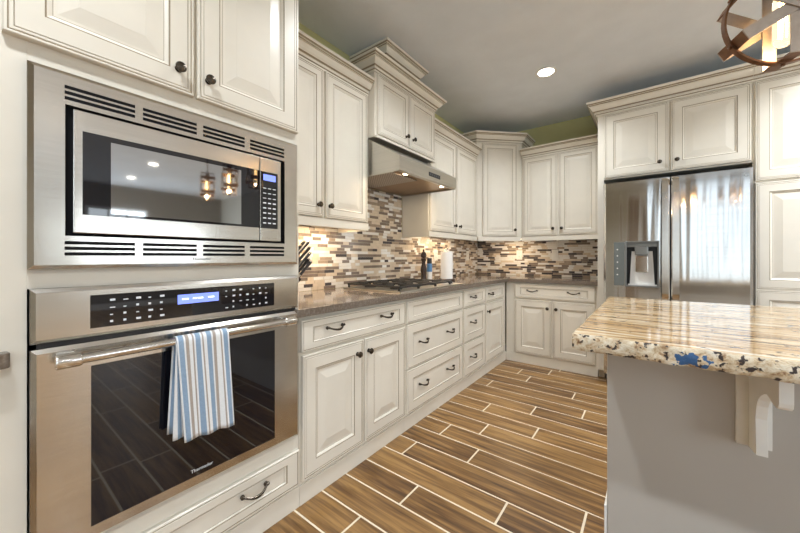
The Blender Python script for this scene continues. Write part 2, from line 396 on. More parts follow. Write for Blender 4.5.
def pull(x, z, parent, fr, y=-T, w=.098):
    mb = MB(); h = w/2; pts = []; rs = []
    for k in range(13):
        t = -1 + 2*k/12
        pts.append((x+t*h, y-.010-.020*(1-t*t)**.7 - .003*math.cos(t*3), z - .007*math.cos(t*PI/2) + .006*abs(t)**3)); rs.append(.0042 + .0022*(1-abs(t)) + (.0025 if abs(t) > .95 else 0))
    mb.tube(pts, rs, 8)
    for sg in (-1, 1):
        mb.lathe([(.009, 0), (.009, .003), (.005, .006), (.005, .014), (0, .015)], (x+sg*h, y, z+.004), (0, -1, 0), 12)
        mb.lathe([(0, -.008), (.006, -.005), (.0075, 0), (.006, .005), (0, .008)], (x+sg*(h+.004), y-.011, z+.006), (sg, 0, .3), 10)
    return part('pull', mb, 'bronze', parent, fr, 'dark bronze arched pull')
def crown(path, z, parent, fr, h=.115, proj=.075, bead=False):
    # path: plan points in frame coordinates; outward = right-hand normal (dy,-dx)
    base = [(0, 0), (.012, 0), (.012, .012), (.018, .016), (.020, .024), (.018, .030), (.022, .033), (.030, .040), (.040, .052), (.047, .066), (.051, .078), (.060, .080), (.060, .088), (.066, .090), (.072, .098), (.074, .104), (.075, .106), (.075, .115), (0, .115)]
    gl = {2, 6, 11, 13}
    prof = [(a*proj/.075, b_*h/.115) for a, b_ in base]
    n = len(path); outs = []
    def nrm(a, b_):
        d = Vector((b_[0]-a[0], b_[1]-a[1])).normalized(); return Vector((d.y, -d.x))
    for i in range(n):
        if i == 0: o = nrm(path[0], path[1])
        elif i == n-1: o = nrm(path[-2], path[-1])
        else:
            a = nrm(path[i-1], path[i]); b_ = nrm(path[i], path[i+1]); o = (a+b_)/(1+a.dot(b_))
        outs.append(o)
    mb = MB(); V = [[(path[i][0]+outs[i].x*o, path[i][1]+outs[i].y*o, z+q) for o, q in prof] for i in range(n)]
    for i in range(n-1):
        for k in range(len(prof)-1):
            mb.add([V[i][k], V[i][k+1], V[i+1][k+1], V[i+1][k]], [(0, 1, 2, 3)], 1 if k in gl else 0)
        mb.add([V[i][-1], V[i][0], V[i+1][0], V[i+1][-1]], [(0, 1, 2, 3)])
    mb.add(V[0], [tuple(range(len(prof)))]); mb.add(V[-1], [tuple(range(len(prof)))[::-1]])
    c = part('crown_moulding', mb, ['paint', 'glaze'], parent, fr, smooth=None)
    if bead:
        mb = MB(); L = 0
        for i in range(n-1):
            a = Vector(path[i]) + outs[i]*.022*proj/.075; b_ = Vector(path[i+1]) + outs[i+1]*.022*proj/.075
            L = (b_-a).length; k = int(L/.016)
            for j in range(k):
                p = a + (b_-a)*((j+.5)/k); t = (b_-a).normalized()*.006
                mb.tube([(p.x-t.x, p.y-t.y, z+.019), (p.x+t.x, p.y+t.y, z+.030)], .0055, 6)
        part('rope_bead', mb, 'paint', c, fr)
    return c
def door(x0, x1, z0, z1, parent, fr, kx=None, kz=None, name='door', prof=None):
    d = part(name, front_panel(x0, x1, z0, z1, prof or WIDE), ['paint', 'glaze'], parent, fr, smooth=None)
    if kx is not None: knob(kx, kz, d, fr)
    return d
def drawer(x0, x1, z0, z1, parent, fr, pulls=(), name='drawer', pz=None):
    d = part(name, front_panel(x0, x1, z0, z1, DRAWER), ['paint', 'glaze'], parent, fr, smooth=None)
    for p in pulls: pull(p, (z0+z1)/2 if pz is None else pz, d, fr)
    return d

# ------------------------------------------------------------------ room shell
TX = -1.29          # face-frame plane of the left base run
WX, WY, CZ = -1.90, 4.25, 2.75
BY = 3.65           # face-frame plane of the back base run
RX, RY = 7.0, -1.9
# floor: planks run along X, row height .1586, joints read off the photograph where they show
mb = MB().box(WX, RX, RY, WY, -.05, -.0017, 1)
known = {2: [-.926], 3: [-.53], 4: [-1.152, -.226], 5: [-.812], 6: [-1.085], 7: [-.88], 8: [-.593], 9: [-.992], 10: [-.693], 11: [-.384], 12: [-1.16], 13: [-.5], 14: [-.91], 15: [-1.037], 16: [-.79], 1: [-.62], 0: [-1.02]}
LP, PITCH, G = .926, .1586, .0048
tones = []
rng = random.Random(11)
for k in range(int((RY-.894)/PITCH)-1, int((WY-.894)/PITCH)+1):
    y0, y1 = max(.894+k*PITCH, RY)+G, min(.894+(k+1)*PITCH, WY)-G
    if y1 - y0 < .01: continue
    j0 = known[k][0] if k in known else rng.uniform(-.9, 0)
    x = j0 - LP*math.ceil((j0-WX)/LP)
    while x < RX:
        a, b_ = max(x, WX)+G, min(x+LP, RX)-G
        if b_-a > .02:
            mb.add([(a, y0, -.0005), (b_, y0, -.0005), (b_, y1, -.0005), (a, y1, -.0005)], [(0, 1, 2, 3)], 0)
            mb.add([(a, y0, -.0017), (b_, y0, -.0017), (b_, y0, -.0005), (a, y0, -.0005)], [(0, 1, 2, 3)], 0)
            t = rng.uniform(-.45, .45); tones += [t, t]
        x += LP
fl = mesh_obj('floor', mb, ['plank', 'grout'], merge=False); fl['kind'] = 'structure'
at_ = fl.data.attributes.new('tone', 'FLOAT', 'FACE')
nb = len(fl.data.polygons)-len(tones)
for i, t in enumerate([0]*nb + tones): at_.data[i].value = t

struct('ceiling', MB().box(WX, RX, RY, WY, CZ, CZ+.1), 'ceiling')
struct('wall_left', MB().box(WX-.1, WX, RY, WY, 0, CZ), 'wall')
struct('wall_back', MB().box(WX-.1, 1.62, WY, WY+.1, 0, CZ).box(1.62, RX+.1, WY, WY+.1, 0, CZ, 1), ['wall', 'wall_grey'])
# rear wall with a wide glazed door opening and an added far one for fill, right wall with two windows
RO = [(0.28, 3.60, 0.04, 2.70), (3.85, 6.75, 0.04, 2.70)]
mb = MB().box(WX-.1, RO[0][0], RY-.1, RY, 0, CZ).box(RO[0][1], RO[1][0], RY-.1, RY, 0, CZ).box(RO[1][1], RX+.1, RY-.1, RY, 0, CZ)
for a, b_, c, d in RO: mb.box(a, b_, RY-.1, RY, d, CZ).box(a, b_, RY-.1, RY, 0, c)
struct('wall_rear', mb, 'wall_grey')
WO = [(1.48, 2.56, .9, 2.25), (2.92, 3.78, .9, 1.95)]
mb = MB().box(RX, RX+.1, RY, WO[0][0], 0, CZ).box(RX, RX+.1, WO[0][1], WO[1][0], 0, CZ).box(RX, RX+.1, WO[1][1], WY, 0, CZ)
for a, b_, c, d in WO: mb.box(RX, RX+.1, a, b_, 0, c).box(RX, RX+.1, a, b_, d, CZ)
struct('wall_right', mb, 'wall_tan')
def grid_window(name, x0, x1, z0, z1, nx, nz, fr, bar=.02, fw=.07, m='white_trim'):
    mb = MB().box(x0-fw, x0, -.02, .07, z0-fw, z1+fw).box(x1, x1+fw, -.02, .07, z0-fw, z1+fw).box(x0, x1, -.02, .07, z1, z1+fw).box(x0, x1, -.02, .07, z0-fw if z0 > .1 else z0-.03, z0)
    for i in range(1, nx): q = x0+(x1-x0)*i/nx; mb.box(q-bar/2, q+bar/2, .02, .05, z0, z1)
    for i in range(1, nz): q = z0+(z1-z0)*i/nz; mb.box(x0, x1, .02, .05, q-bar/2, q+bar/2)
    w = struct(name, mb, m, fr)
    g = mesh_obj('pane', MB().add([(x0, .035, z0), (x1, .035, z0), (x1, .035, z1), (x0, .035, z1)], [(0, 1, 2, 3)]), 'glass', None, fr); g.parent = w
RW = lambda p: (RX + p[1], p[0], p[2])
RE = lambda p: (p[0], RY - p[1], p[2])
for i, (a, b_, c, d) in enumerate(RO): grid_window('window_%d' % (i+1), a+.05, b_-.05, c+.05, d-.05, 7, 1, RE, .07, .05, 'grey_side')
for i, (a, b_, c, d) in enumerate(WO): grid_window('window_%d' % (i+3), a+.05, b_-.05, c+.05, d-.05, 3, 2, RW, .03, .05)
mb = MB().box(-.59, -.51, RY, RY+.025, 0, 2.56).box(-.06, .02, RY, RY+.025, 0, 2.56).box(-.51, -.06, RY, RY+.025, 2.48, 2.56)  # unseen door, added to put bright vertical streaks in the refrigerator's reflection
dr = struct('added_reflection_door', mb, 'white_trim')
o = mesh_obj('added_door_slab', MB().box(-.51, -.06, RY+.001, RY+.012, .01, 2.48), 'brown_door'); o.parent = dr
o = mesh_obj('added_door_handle', MB().lathe([(.012, 0), (.012, .03), (.026, .034), (.028, .05), (.02, .06), (0, .062)], (-.115, RY+.012, 1.0), (0, 1, 0), 18), 'bronze'); o.parent = dr
struct('baseboard_rear', MB().box(WX, -.59, RY, RY+.015, 0, .12).box(.02, RO[0][0]-.06, RY, RY+.015, 0, .12).box(RO[0][1]+.01, RO[1][0]-.01, RY, RY+.015, 0, .12).box(RO[1][1]+.01, RX, RY, RY+.015, 0, .12), 'white_trim')
struct('baseboard_right', MB().box(RX-.015, RX, RY+.02, WY, 0, .12), 'white_trim')

# ------------------------------------------------------------------ mosaic backsplash
def mosaic(name, fr, regions, x0, x1, z0, z1, weights, label, loc):
    mb = MB(); P = .0236; g = .0011; z = z0; row = 0
    for a, b_, c, d in regions: mb.box(a, b_, -.004, -.0015, c, d, 5)
    r = random.Random(hash(name) % 1000 if False else len(name))
    while z < z1:
        h = .0236 if True else 0
        x = x0 - r.uniform(0, .1)
        while x < x1:
            L = r.choice([.05, .06, .075, .09, .11, .13])
            ci = r.choices(range(5), weights)[0]
            for a, b_, c, d in regions:
                xa, xb, za, zb = max(x+g, a), min(x+L-g, b_), max(z+g, c), min(z+h-g, d)
                if xb-xa > .006 and zb-za > .004:
                    y = -.009 + r.uniform(0, .0012)
                    mb.add([(xa, -.004, za), (xb, -.004, za), (xb, -.004, zb), (xa, -.004, zb), (xa, y, za), (xb, y, za), (xb, y, zb), (xa, y, zb)],
                           [(4, 5, 6, 7), (0, 1, 5, 4), (1, 2, 6, 5), (2, 3, 7, 6), (3, 0, 4, 7)], ci)
            x += L
        z += h
    return single(name, mb, ['t_cream', 't_white', 't_tan', 't_taupe', 't_dark', 'tile_grout'], loc, label, 'backsplash', None, fr, None)
LW, BW = LEFT(WX), BACK(WY)
mosaic('mosaic_backsplash', LW, [(.924, 1.712, .9145, 1.378), (1.712, 2.513, .9145, 1.732), (2.513, WY-.002, .9145, 1.378)], .92, WY, .914, 1.74, [32, 26, 16, 22, 4],
       'cream and brown strip mosaic behind the gas cooktop', (WX, 1.3, .914))
mosaic('mosaic_backsplash', BW, [(WX+.0125, -.392, .9145, 1.378)], WX, -.39, .914, 1.40, [14, 36, 12, 18, 20],  # whiter and darker tile mix stands in for cooler light on this wall
       'strip mosaic on the back wall beside the refrigerator', (-1.1, WY, .914))

# ------------------------------------------------------------------ tall oven cabinet
fr = LEFT(TX)
t = thing('oven_cabinet', 'tall cream cabinet housing the microwave and wall oven', 'cabinet', (TX, .475, 0), PI/2)
Y0, Y1 = .033, .9205; DEP = .60
part('side_panel', MB().box(Y0, .0905, 0, DEP, 0, 2.5, 0, .0015), 'paint', t, fr)
part('side_panel', MB().box(.9005, Y1, 0, DEP, 0, 2.5, 0, .0015), 'paint', t, fr)
part('upper_box', MB().box(.0905, .9005, 0, DEP, 1.657, 2.5), 'paint', t, fr)
part('rail', MB().box(.0905, .9005, 0, .55, 1.066, 1.117), 'paint', t, fr)
part('lower_box', MB().box(.0905, .9005, 0, DEP, 0.0, .338), 'paint', t, fr)
part('toe_board', MB().box(Y0, Y1, -.006, -.0005, 0, .095), 'paint', t, fr)
door(.048, .477, 1.712, 2.46, t, fr, .429, 1.787)
door(.489, .906, 1.712, 2.46, t, fr, .523, 1.785)
drawer(.075, .911, .112, .272, t, fr, (.47+.226,), pz=.205)
crown([(Y0, DEP-.25), (Y0, 0), (Y1, 0), (Y1, .25)], 2.5, t, fr)

# microwave
t = thing('built_in_microwave', 'stainless built-in microwave above the wall oven', 'microwave', (TX, .495, 1.117), PI/2)
part('oven_body', MB().box(.17, .82, .012, .42, 1.125, 1.64), 'black', t, fr)
fx0, fx1, fz0, fz1 = .0892, .9000, 1.1175, 1.6565
ox0, ox1, oz0, oz1 = .157, .830, 1.208, 1.566
mb = MB()
for a, b_, c, d in ((fx0, ox0, fz0, fz1), (ox1, fx1, fz0, fz1), (ox0, ox1, fz0, oz0), (ox0, ox1, oz1, fz1)):
    mb.box(a, b_, -.018, .0, c, d)
bmv = MB()   # bevelled outer lip
o = [(fx0, fz0), (fx1, fz0), (fx1, fz1), (fx0, fz1)]; i_ = [(fx0+.011, fz0+.011), (fx1-.011, fz0+.011), (fx1-.011, fz1-.011), (fx0+.011, fz1-.011)]
for k in range(4):
    l = (k+1) % 4
    mb.add([(o[k][0], -.018, o[k][1]), (o[l][0], -.018, o[l][1]), (i_[l][0], -.027, i_[l][1]), (i_[k][0], -.027, i_[k][1])], [(0, 1, 2, 3)])
j_ = [(ox0, oz0), (ox1, oz0), (ox1, oz1), (ox0, oz1)]
for k in range(4):
    l = (k+1) % 4
    mb.add([(i_[k][0], -.027, i_[k][1]), (i_[l][0], -.027, i_[l][1]), (j_[l][0], -.027, j_[l][1]), (j_[k][0], -.027, j_[k][1])], [(0, 1, 2, 3)])
    mb.add([(j_[k][0], -.027, j_[k][1]), (j_[l][0], -.027, j_[l][1]), (j_[l][0], -.016, j_[l][1]), (j_[k][0], -.016, j_[k][1])], [(0, 1, 2, 3)])
trim = part('trim_frame', mb, 'steel', t, fr, smooth=None)
for za, zb in ((1.579, 1.618), (1.154, 1.194)):
    for xa, xb in ((.156, .309), (.329, .482), (.503, .653), (.675, .827)):
        mb = MB(); h = (zb-za)
        for q in range(3): mb.box(xa, xb, -.0278, -.0265, za+h*q/2.6, za+h*(q/2.6+.225))
        part('vent', mb, 'vent_black', trim, fr, 'black louvre slots', None)
part('gap_surround', MB().box(ox0, ox1, -.014, -.001, oz0, oz1), 'vent_black', t, fr)
d = part('door', MB().box(.171, .710, -.036, -.014, 1.216, 1.556, 0, .003), 'steel', t, fr)
part('control_panel', MB().box(.7125, .806, -.036, -.014, 1.216, 1.556, 0, .003), 'steel', t, fr)
cp = t.children[-1]
part('window', MB().box(.190, .7085, -.0375, -.030, 1.268, 1.500, 0, .0005), 'black_glass', d, fr)
part('window_screen', MB().box(.250, .634, -.0380, -.0374, 1.276, 1.484), 'micro_glass', d, fr, 'grey reflective window screen')
part('keypad', MB().box(.7150, .790, -.0375, -.030, 1.268, 1.500, 0, .0005), 'black_glass', cp, fr)
kp = cp.children[-1]
part('display', MB().box(.725, .780, -.0382, -.0373, 1.464, 1.489), 'blue_lcd', cp, fr, 'lit blue display', None)
for r_ in range(8):
    for c_ in range(3): part('key_print', MB().box(.724+c_*.0215, .724+c_*.0215+.0135, -.0381, -.0374, 1.287+r_*.0205, 1.287+r_*.0205+(.005 if r_ < 5 else .003)), 'key', kp, fr, 'white key print', None)
part('open_button', MB().box(.722, .787, -.0375, -.035, 1.228, 1.256, 0, .001), 'steel', cp, fr)
text_mesh('brand_lettering', 'Thermador', .013, 'black', trim, (TX+.0276, .468, 1.139), (0, 1, 0), (0, 0, 1))

# wall oven
t = thing('wall_oven', 'stainless single wall oven with a striped towel on its handle', 'oven', (TX, .497, .34), PI/2)
part('oven_body', MB().box(.12, .87, .008, .55, .352, 1.055), 'black', t, fr)
cx0, cx1 = .0935, .903
def framed(x0, x1, z0, z1, y, lip, hole=None):
    mb = MB()
    o = [(x0, z0), (x1, z0), (x1, z1), (x0, z1)]; i = [(x0+lip, z0+lip), (x1-lip, z0+lip), (x1-lip, z1-lip), (x0+lip, z1-lip)]
    mb.add([(p[0], 0.0, p[1]) for p in o], [(0, 1, 2, 3)])
    for k in range(4):
        l = (k+1) % 4
        mb.add([(o[k][0], 0, o[k][1]), (o[l][0], 0, o[l][1]), (o[l][0], y+.009, o[l][1]), (o[k][0], y+.009, o[k][1])], [(0, 1, 2, 3)])
        mb.add([(o[k][0], y+.009, o[k][1]), (o[l][0], y+.009, o[l][1]), (i[l][0], y, i[l][1]), (i[k][0], y, i[k][1])], [(0, 1, 2, 3)])
    if hole is None: mb.add([(p[0], y, p[1]) for p in i], [(0, 1, 2, 3)])
    else:
        a, b_, c, d = hole; j = [(a, c), (b_, c), (b_, d), (a, d)]
        for k in range(4):
            l = (k+1) % 4
            mb.add([(i[k][0], y, i[k][1]), (i[l][0], y, i[l][1]), (j[l][0], y, j[l][1]), (j[k][0], y, j[k][1])], [(0, 1, 2, 3)])
            mb.add([(j[k][0], y, j[k][1]), (j[l][0], y, j[l][1]), (j[l][0], y+.004, j[l][1]), (j[k][0], y+.004, j[k][1])], [(0, 1, 2, 3)])
        mb.add([(p[0], y+.004, p[1]) for p in j], [(0, 1, 2, 3)])
    return mb
cpn = part('control_panel', framed(cx0, cx1, .922, 1.0655, -.027, .010, (.207, .780, .9465, 1.041)), 'steel_door', t, fr, smooth=None)
part('display_glass', MB().box(.2072, .7798, -.0265, -.0225, .9467, 1.0408), 'black_glass', cpn, fr)
dgl = cpn.children[-1]
part('display', MB().box(.424, .556, -.0272, -.0264, .990, 1.022), 'blue_lcd', cpn, fr, 'lit blue display', None)
rr = random.Random(4)
for c_ in range(5):
    for r_ in range(4):
        if rr.random() < .85: part('key_print', MB().box(.250+c_*.031, .250+c_*.031+rr.choice((.007, .012)), -.0271, -.0264, .958+r_*.021, .958+r_*.021+rr.choice((.003, .006))), 'key', dgl, fr, 'white key print', None)
for c_ in range(7):
    for r_ in range(4):
        if rr.random() < .85: part('key_print', MB().box(.580+c_*.0265, .580+c_*.0265+rr.choice((.006, .010)), -.0271, -.0264, .958+r_*.021, .958+r_*.021+rr.choice((.003, .006))), 'key', dgl, fr, 'white key print', None)
for a, w_ in ((.437, .02), (.47, .012), (.485, .018), (.52, .02)): part('display_digit', MB().box(a, a+w_, -.0276, -.0271, 1.004, 1.009), 'lcd_text', cpn, fr, 'pale display mark', None)
part('vent_gap', MB().box(cx0+.012, cx1-.008, -.012, -.001, .908, .922), 'black', t, fr, smooth=None)
od = part('door', framed(cx0, cx1, .345, .908, -.032, .011, (.208, .780, .386, .842)), 'steel_door', t, fr, smooth=None)
part('window', MB().box(.2082, .7798, -.031, -.0275, .3862, .8418), 'black_glass', od, fr)
part('bottom_gap', MB().box(cx0+.01, cx1-.01, -.010, -.001, .338, .345), 'black', t, fr, smooth=None)
text_mesh('brand_lettering', 'Thermador', .0155, 'key', od, (TX+.0312, .462, .402), (0, 1, 0), (0, 0, 1))
hy, hz = -.078, .878
h = part('handle', MB().lathe([(.0135, 0), (.0135, .700)], (.138, hy, hz), (1, 0, 0), 24), 'chrome', od, fr, 'polished round bar handle')
for xa in (.132, .796):
    mb = MB().lathe([(.0, 0), (.0175, .001), (.019, .004), (.019, .046), (.017, .05), (.0135, .051)], (xa, hy, hz), (1, 0, 0), 24)
    mb.box(xa+.008, xa+.042, hy+.004, -.030, hz-.013, hz+.013, 0, .003)
    part('handle_mount', mb, 'chrome', h, fr)

# striped towel over the oven handle (in the oven's plane frame)
def towel():
    mb = MB(); bands = [('w', 1), ('b', 3), ('w', 1), ('t', 2), ('w', 2), ('t', 1), ('w', 1), ('b', 3), ('w', 1), ('t', 1), ('w', 2), ('b', 3), ('w', 1), ('t', 2), ('w', 3), ('t', 1), ('w', 1), ('b', 3), ('w', 1)]
    cols = []
    for c, k in bands: cols += [{'b': 0, 'w': 1, 't': 2}[c]]*k
    nu = len(cols); R = .0165
    path = []
    for k in range(9): path.append(('b', k/8))
    for k in range(1, 8): path.append(('a', k/8))
    for k in range(25): path.append(('f', k/24))
    rows = []
    for typ, s in path:
        row = []
        for u in range(nu+1):
            q = u/nu
            xt = .398+.162*q; xbf = .416+.160*q; xbb = .384+.170*q
            wav = .003*math.sin(q*17)+.002*math.sin(q*31+1)
            if typ == 'f':
                x = xt+(xbf-xt)*s; z = hz-(hz-(.552 + .004*(1-q) - .004*q*q))*s
                y = hy-R-.001-(.008*s+.006*s*math.sin(q*15+.6)*.8+wav*s*.6)
                if y > hy-.012: y = hy-.012
            elif typ == 'b':
                e = 1-s; x = xt+(xbb-xt)*e; z = hz-.30*e; y = hy+R+.001+(.006*e*math.sin(q*14+2))
            else:
                a = PI*s; x = xt; y = hy+R*math.cos(a); z = hz+R*math.sin(a)
            row.append((x, y, z))
        rows.append(row)
    vs = [p for r in rows for p in r]
    for a in range(len(rows)-1):
        for u in range(nu):
            i = a*(nu+1)+u
            mb.add([vs[i], vs[i+1], vs[i+nu+2], vs[i+nu+1]], [(0, 1, 2, 3)], cols[u])
    # folded edge: a narrow second layer peeping out at the left
    for k in range(20):
        for u in range(6):
            def fp(u_, k_):
                q = u_/6; s = k_/20
                return (( .398-.010*s) + .040*q*(.2+.8*s), hy-R+.0045+.004*q*s - .002*s - .003*math.sin(q*5)*s, hz-(hz-.572)*s - .004)
            mb.add([fp(u, k), fp(u+1, k), fp(u+1, k+1), fp(u, k+1)], [(0, 1, 2, 3)], [1, 1, 0, 0, 1, 1][u])
    return mb
tw = single('dish_towel', towel(), ['tc_blue', 'tc_white', 'tc_tan'], (TX+.078, .51, .47), 'blue, white and taupe striped dish towel over the oven handle', 'towel', None, fr, 60, None, PI/2)
so = tw.modifiers.new('thick', 'SOLIDIFY'); so.thickness = .0022; so.offset = 0

# ------------------------------------------------------------------ base cabinets, left run
fr = LEFT(TX)
def base(name, label, x0, x1, fr, side, loc, group='base cabinets under the taupe counter', depth=.585, toe=True, z1=.8745):
    t = thing(name, label, 'cabinet', loc, RZ[side], group)
    part('body', MB().box(x0, x1, 0, depth, .0, z1), 'paint', t, fr)
    if toe: part('toe_board', MB().box(x0, x1, .022-.03, -.0005, 0, .092, 0, .001), 'paint', t, fr)
    return t
t = base('base_cabinet', 'two-door base cabinet with one wide drawer beside the oven', 0.922, 1.738, fr, 'L', (TX, 1.327, 0))
drawer(.925, 1.727, .708, .856, t, fr, (1.122, 1.530), pz=.795)
door(.931, 1.336, .112, .692, t, fr, 1.283, .620); door(1.345, 1.727, .112, .692, t, fr, 1.372, .620)
t = base('base_cabinet', 'wide three-drawer base cabinet under the gas cooktop', 1.739, 2.568, fr, 'L', (TX, 2.154, 0))
drawer(1.752, 2.558, .708, .856, t, fr, ())
drawer(1.752, 2.558, .404, .700, t, fr, (1.938, 2.325), pz=.560); drawer(1.752, 2.558, .110, .396, t, fr, (1.938, 2.325), pz=.265)
t = base('base_cabinet', 'narrow three-drawer base cabinet right of the cooktop drawers', 2.569, 3.048, fr, 'L', (TX, 2.81, 0))
for a, b_, z in ((.708, .856, .791), (.404, .700, .566), (.110, .396, .258)): drawer(2.583, 3.038, a, b_, t, fr, (2.752,), pz=z)
t = base('base_cabinet', 'single-door base cabinet with small drawer at the inner corner', 3.049, 3.645, fr, 'L', (TX, 3.35, 0), depth=.585)
drawer(3.062, 3.56, .708, .856, t, fr, (3.13+.03,), pz=.752+.03); door(3.062, 3.56, .110, .692, t, fr, 3.092, .613)
# back run
fr = BACK(BY)
t = base('base_cabinet', 'two-door base cabinet with wide drawer beside the refrigerator', TX+.012, -.392, fr, 'B', (-.85, BY, 0), depth=.59)
drawer(-1.183, -.413, .708, .858, t, fr, (-.995, -.600), pz=.789)
door(-1.183, -.803, .108, .692, t, fr, -.842, .614); door(-.793, -.413, .108, .692, t, fr, -.758, .614)

# countertop, one L-shaped slab
poly = [(WX+.002, .9225), (-1.2885, .9225), (-1.2885, .888), (-1.268, .884), (-1.256, .892), (-1.2535, .905), (-1.2535, 3.612), (-.392, 3.612), (-.392, WY-.012), (WX+.002, WY-.012)]
single('countertop', MB().prism(poly, .8755, .9135, 'z', 0, .0035), 'quartz', (WX+.3, 2.2, .8755), 'L-shaped taupe quartz countertop along the mosaic walls', 'countertop')
# counter and cabinet on the near side of the oven cabinet
poly = [(WX+.002, -.9), (-1.2535, -.9), (-1.2535, .052), (-1.258, .060), (-1.268, .0615), (-1.2885, .058), (-1.2885, .031), (WX+.002, .031)]
single('countertop', MB().prism(poly, .8755, .9135, 'z', 0, .0035), 'quartz', (-1.6, -.4, .8755), 'end of a taupe quartz counter at the left edge, before the oven cabinet', 'countertop')
fr = LEFT(TX)
t = base('base_cabinet', 'cream base cabinet left of the tall oven cabinet', -.9, .031, fr, 'L', (TX, -.43, 0))
drawer(-.89, .02, .708, .856, t, fr, (-.6, -.25)); door(-.89, -.44, .11, .692, t, fr, -.49, .62); door(-.43, .02, .11, .692, t, fr, -.38, .62)

# ------------------------------------------------------------------ upper cabinets
UX = -1.595; UY = 3.945
fr = LEFT(UX); UD = .292
def upper(label, x0, x1, z0, z1, fr, side, loc, depth=UD, rail=(1.335, 1.388), name='upper_cabinet', body0=None):
    t = thing(name, label, 'cabinet', loc, RZ[side], 'upper wall cabinets')
    part('body', MB().box(x0, x1, 0, depth, z0 if body0 is None else body0, z1), 'paint', t, fr)
    if rail: part('light_rail', MB().box(x0, x1, -.012, .012, rail[0], rail[1], 0, .003), 'paint', t, fr)
    return t
t = upper('two-door upper cabinet between the oven cabinet and hood', 0.922, 1.712, 1.38, 2.30, fr, 'L', (UX, 1.31, 1.335))
door(.93, 1.306, 1.392, 2.29, t, fr, 1.258+.005, 1.464, prof=DOOR); door(1.324, 1.695, 1.392, 2.29, t, fr, 1.350, 1.464, prof=DOOR)
crown([(.922, 0), (1.7095, 0)], 2.288, t, fr, .105, .075)
part('light_rail', MB().box(1.700, 1.712, .0125, UD, 1.335, 1.38), 'paint', t, fr)

HX = -1.53
frh = LEFT(HX)
t = upper('raised cabinet above the range hood, crowned to the ceiling', 1.715, 2.507, 1.995, 2.455, frh, 'L', (HX, 2.11, 1.995), .365, None, 'hood_cabinet')
part('base_moulding', MB().box(1.715, 2.507, -.02, 0, 1.985, 2.005, 0, .004), 'paint', t, frh)
door(1.735, 2.108, 2.012, 2.435, t, frh, 2.066, 2.088, prof=DOOR); door(2.118, 2.492, 2.012, 2.435, t, frh, 2.158, 2.088, prof=DOOR)
crown([(1.715, .365), (1.715, 0), (2.507, 0), (2.507, .365)], 2.445, t, frh, .10, .085)
ch = part('chimney_box', MB().box(1.91, 2.30, .06, .365, 2.545, 2.745), 'paint', t, frh)
crown([(1.91, .365), (1.91, .06), (2.30, .06), (2.30, .365)], 2.635, ch, frh, .105, .085)

fr = LEFT(UX)
t = upper('two-door upper cabinet right of the range hood', 2.513, 3.548, 1.38, 2.30, fr, 'L', (UX, 3.03, 1.335))
door(2.527, 3.022, 1.392, 2.29, t, fr, 2.982, 1.466, prof=DOOR); door(3.042, 3.535, 1.392, 2.29, t, fr, 3.085, 1.466, prof=DOOR)
crown([(2.513, .0), (3.545, 0)], 2.288, t, fr, .105, .075)
part('light_rail', MB().box(2.513, 2.525, .0125, UD, 1.335, 1.38), 'paint', t, fr)
# diagonal corner cabinet
t = thing('corner_cabinet', 'taller diagonal single-door cabinet in the corner', 'cabinet', (-1.55, 3.9, 1.335), PI/4, 'upper wall cabinets')
CXa, CYa, CXb, CYb = UX+.005, 3.552, -1.203, UY-.005
poly = [(WX+.012, CYa), (CXa, CYa), (CXb, CYb), (CXb, WY-.012), (WX+.012, WY-.012)]
part('body', MB().prism(poly, 1.38, 2.485, 'z'), 'paint', t)
L_ = math.hypot(CXb-CXa, CYb-CYa); ang = math.atan2(CYb-CYa, CXb-CXa); ca, sa = math.cos(ang), math.sin(ang)
frd = lambda p: (CXa + p[0]*ca - p[1]*sa, CYa + p[0]*sa + p[1]*ca, p[2])
ROOT[t] = (Matrix.Translation((-1.55, 3.9, 1.335)) @ Matrix.Rotation(PI/4, 4, 'Z')).inverted()
part('light_rail', MB().box(.012, L_-.012, -.012, .012, 1.335, 1.388, 0, .003), 'paint', t, frd)
door(.065, L_-.062, 1.392, 2.465, t, frd, L_-.095, 1.466, prof=DOOR)
idf = lambda p: p
crown([(WX+.012, CYa), (CXa, CYa), (CXb, CYb), (CXb, WY-.012)], 2.47, t, idf, .115, .08)
# back uppers
fr = BACK(UY)
t = upper('two-door upper cabinet on the back wall beside the refrigerator', -1.2, -.392, 1.38, 2.31, fr, 'B', (-.8, UY, 1.335))
door(-1.180, -.812, 1.392, 2.30, t, fr, -.853, 1.466, prof=DOOR); door(-.795, -.425, 1.392, 2.30, t, fr, -.765, 1.466, prof=DOOR)
crown([(-1.2, 0), (-.393, 0)], 2.30, t, fr, .105, .075)

# fridge surround
FY = 3.60
fr = BACK(FY)
t = thing('refrigerator_cabinet', 'two-door cabinet with side panel over the refrigerator', 'cabinet', (.12, FY, 0), 0, 'upper wall cabinets')
part('body', MB().box(-.39, .6205, 0, .64, 1.868, 2.485), 'paint', t, fr)
part('side_panel', MB().prism([(0, .085), (.07, .085), (.07, 0), (.64, 0), (.64, 1.8675), (0, 1.8675)], -.391, -.342, 'x'), 'paint', t, fr)
door(-.336, .127, 1.882, 2.468, t, fr, .068, 1.963); door(.143, .612, 1.882, 2.468, t, fr, .182, 1.963)
crown([(-.391, .64), (-.391, 0), (.6205, 0)], 2.475, t, fr, .125, .085, True)
t = thing('pantry_cabinet', 'tall cream pantry cabinet right of the refrigerator', 'cabinet', (1.1, FY, 0), 0)
part('body', MB().box(.6215, 1.62, 0, .64, 0, 2.485), 'paint', t, fr)
part('toe_board', MB().box(.6215, 1.62, -.008, -.0005, 0, .092), 'paint', t, fr)
door(.632, 1.115, 1.722, 2.468, t, fr, 1.07, 1.80); door(1.127, 1.61, 1.722, 2.468, t, fr, 1.172, 1.80)
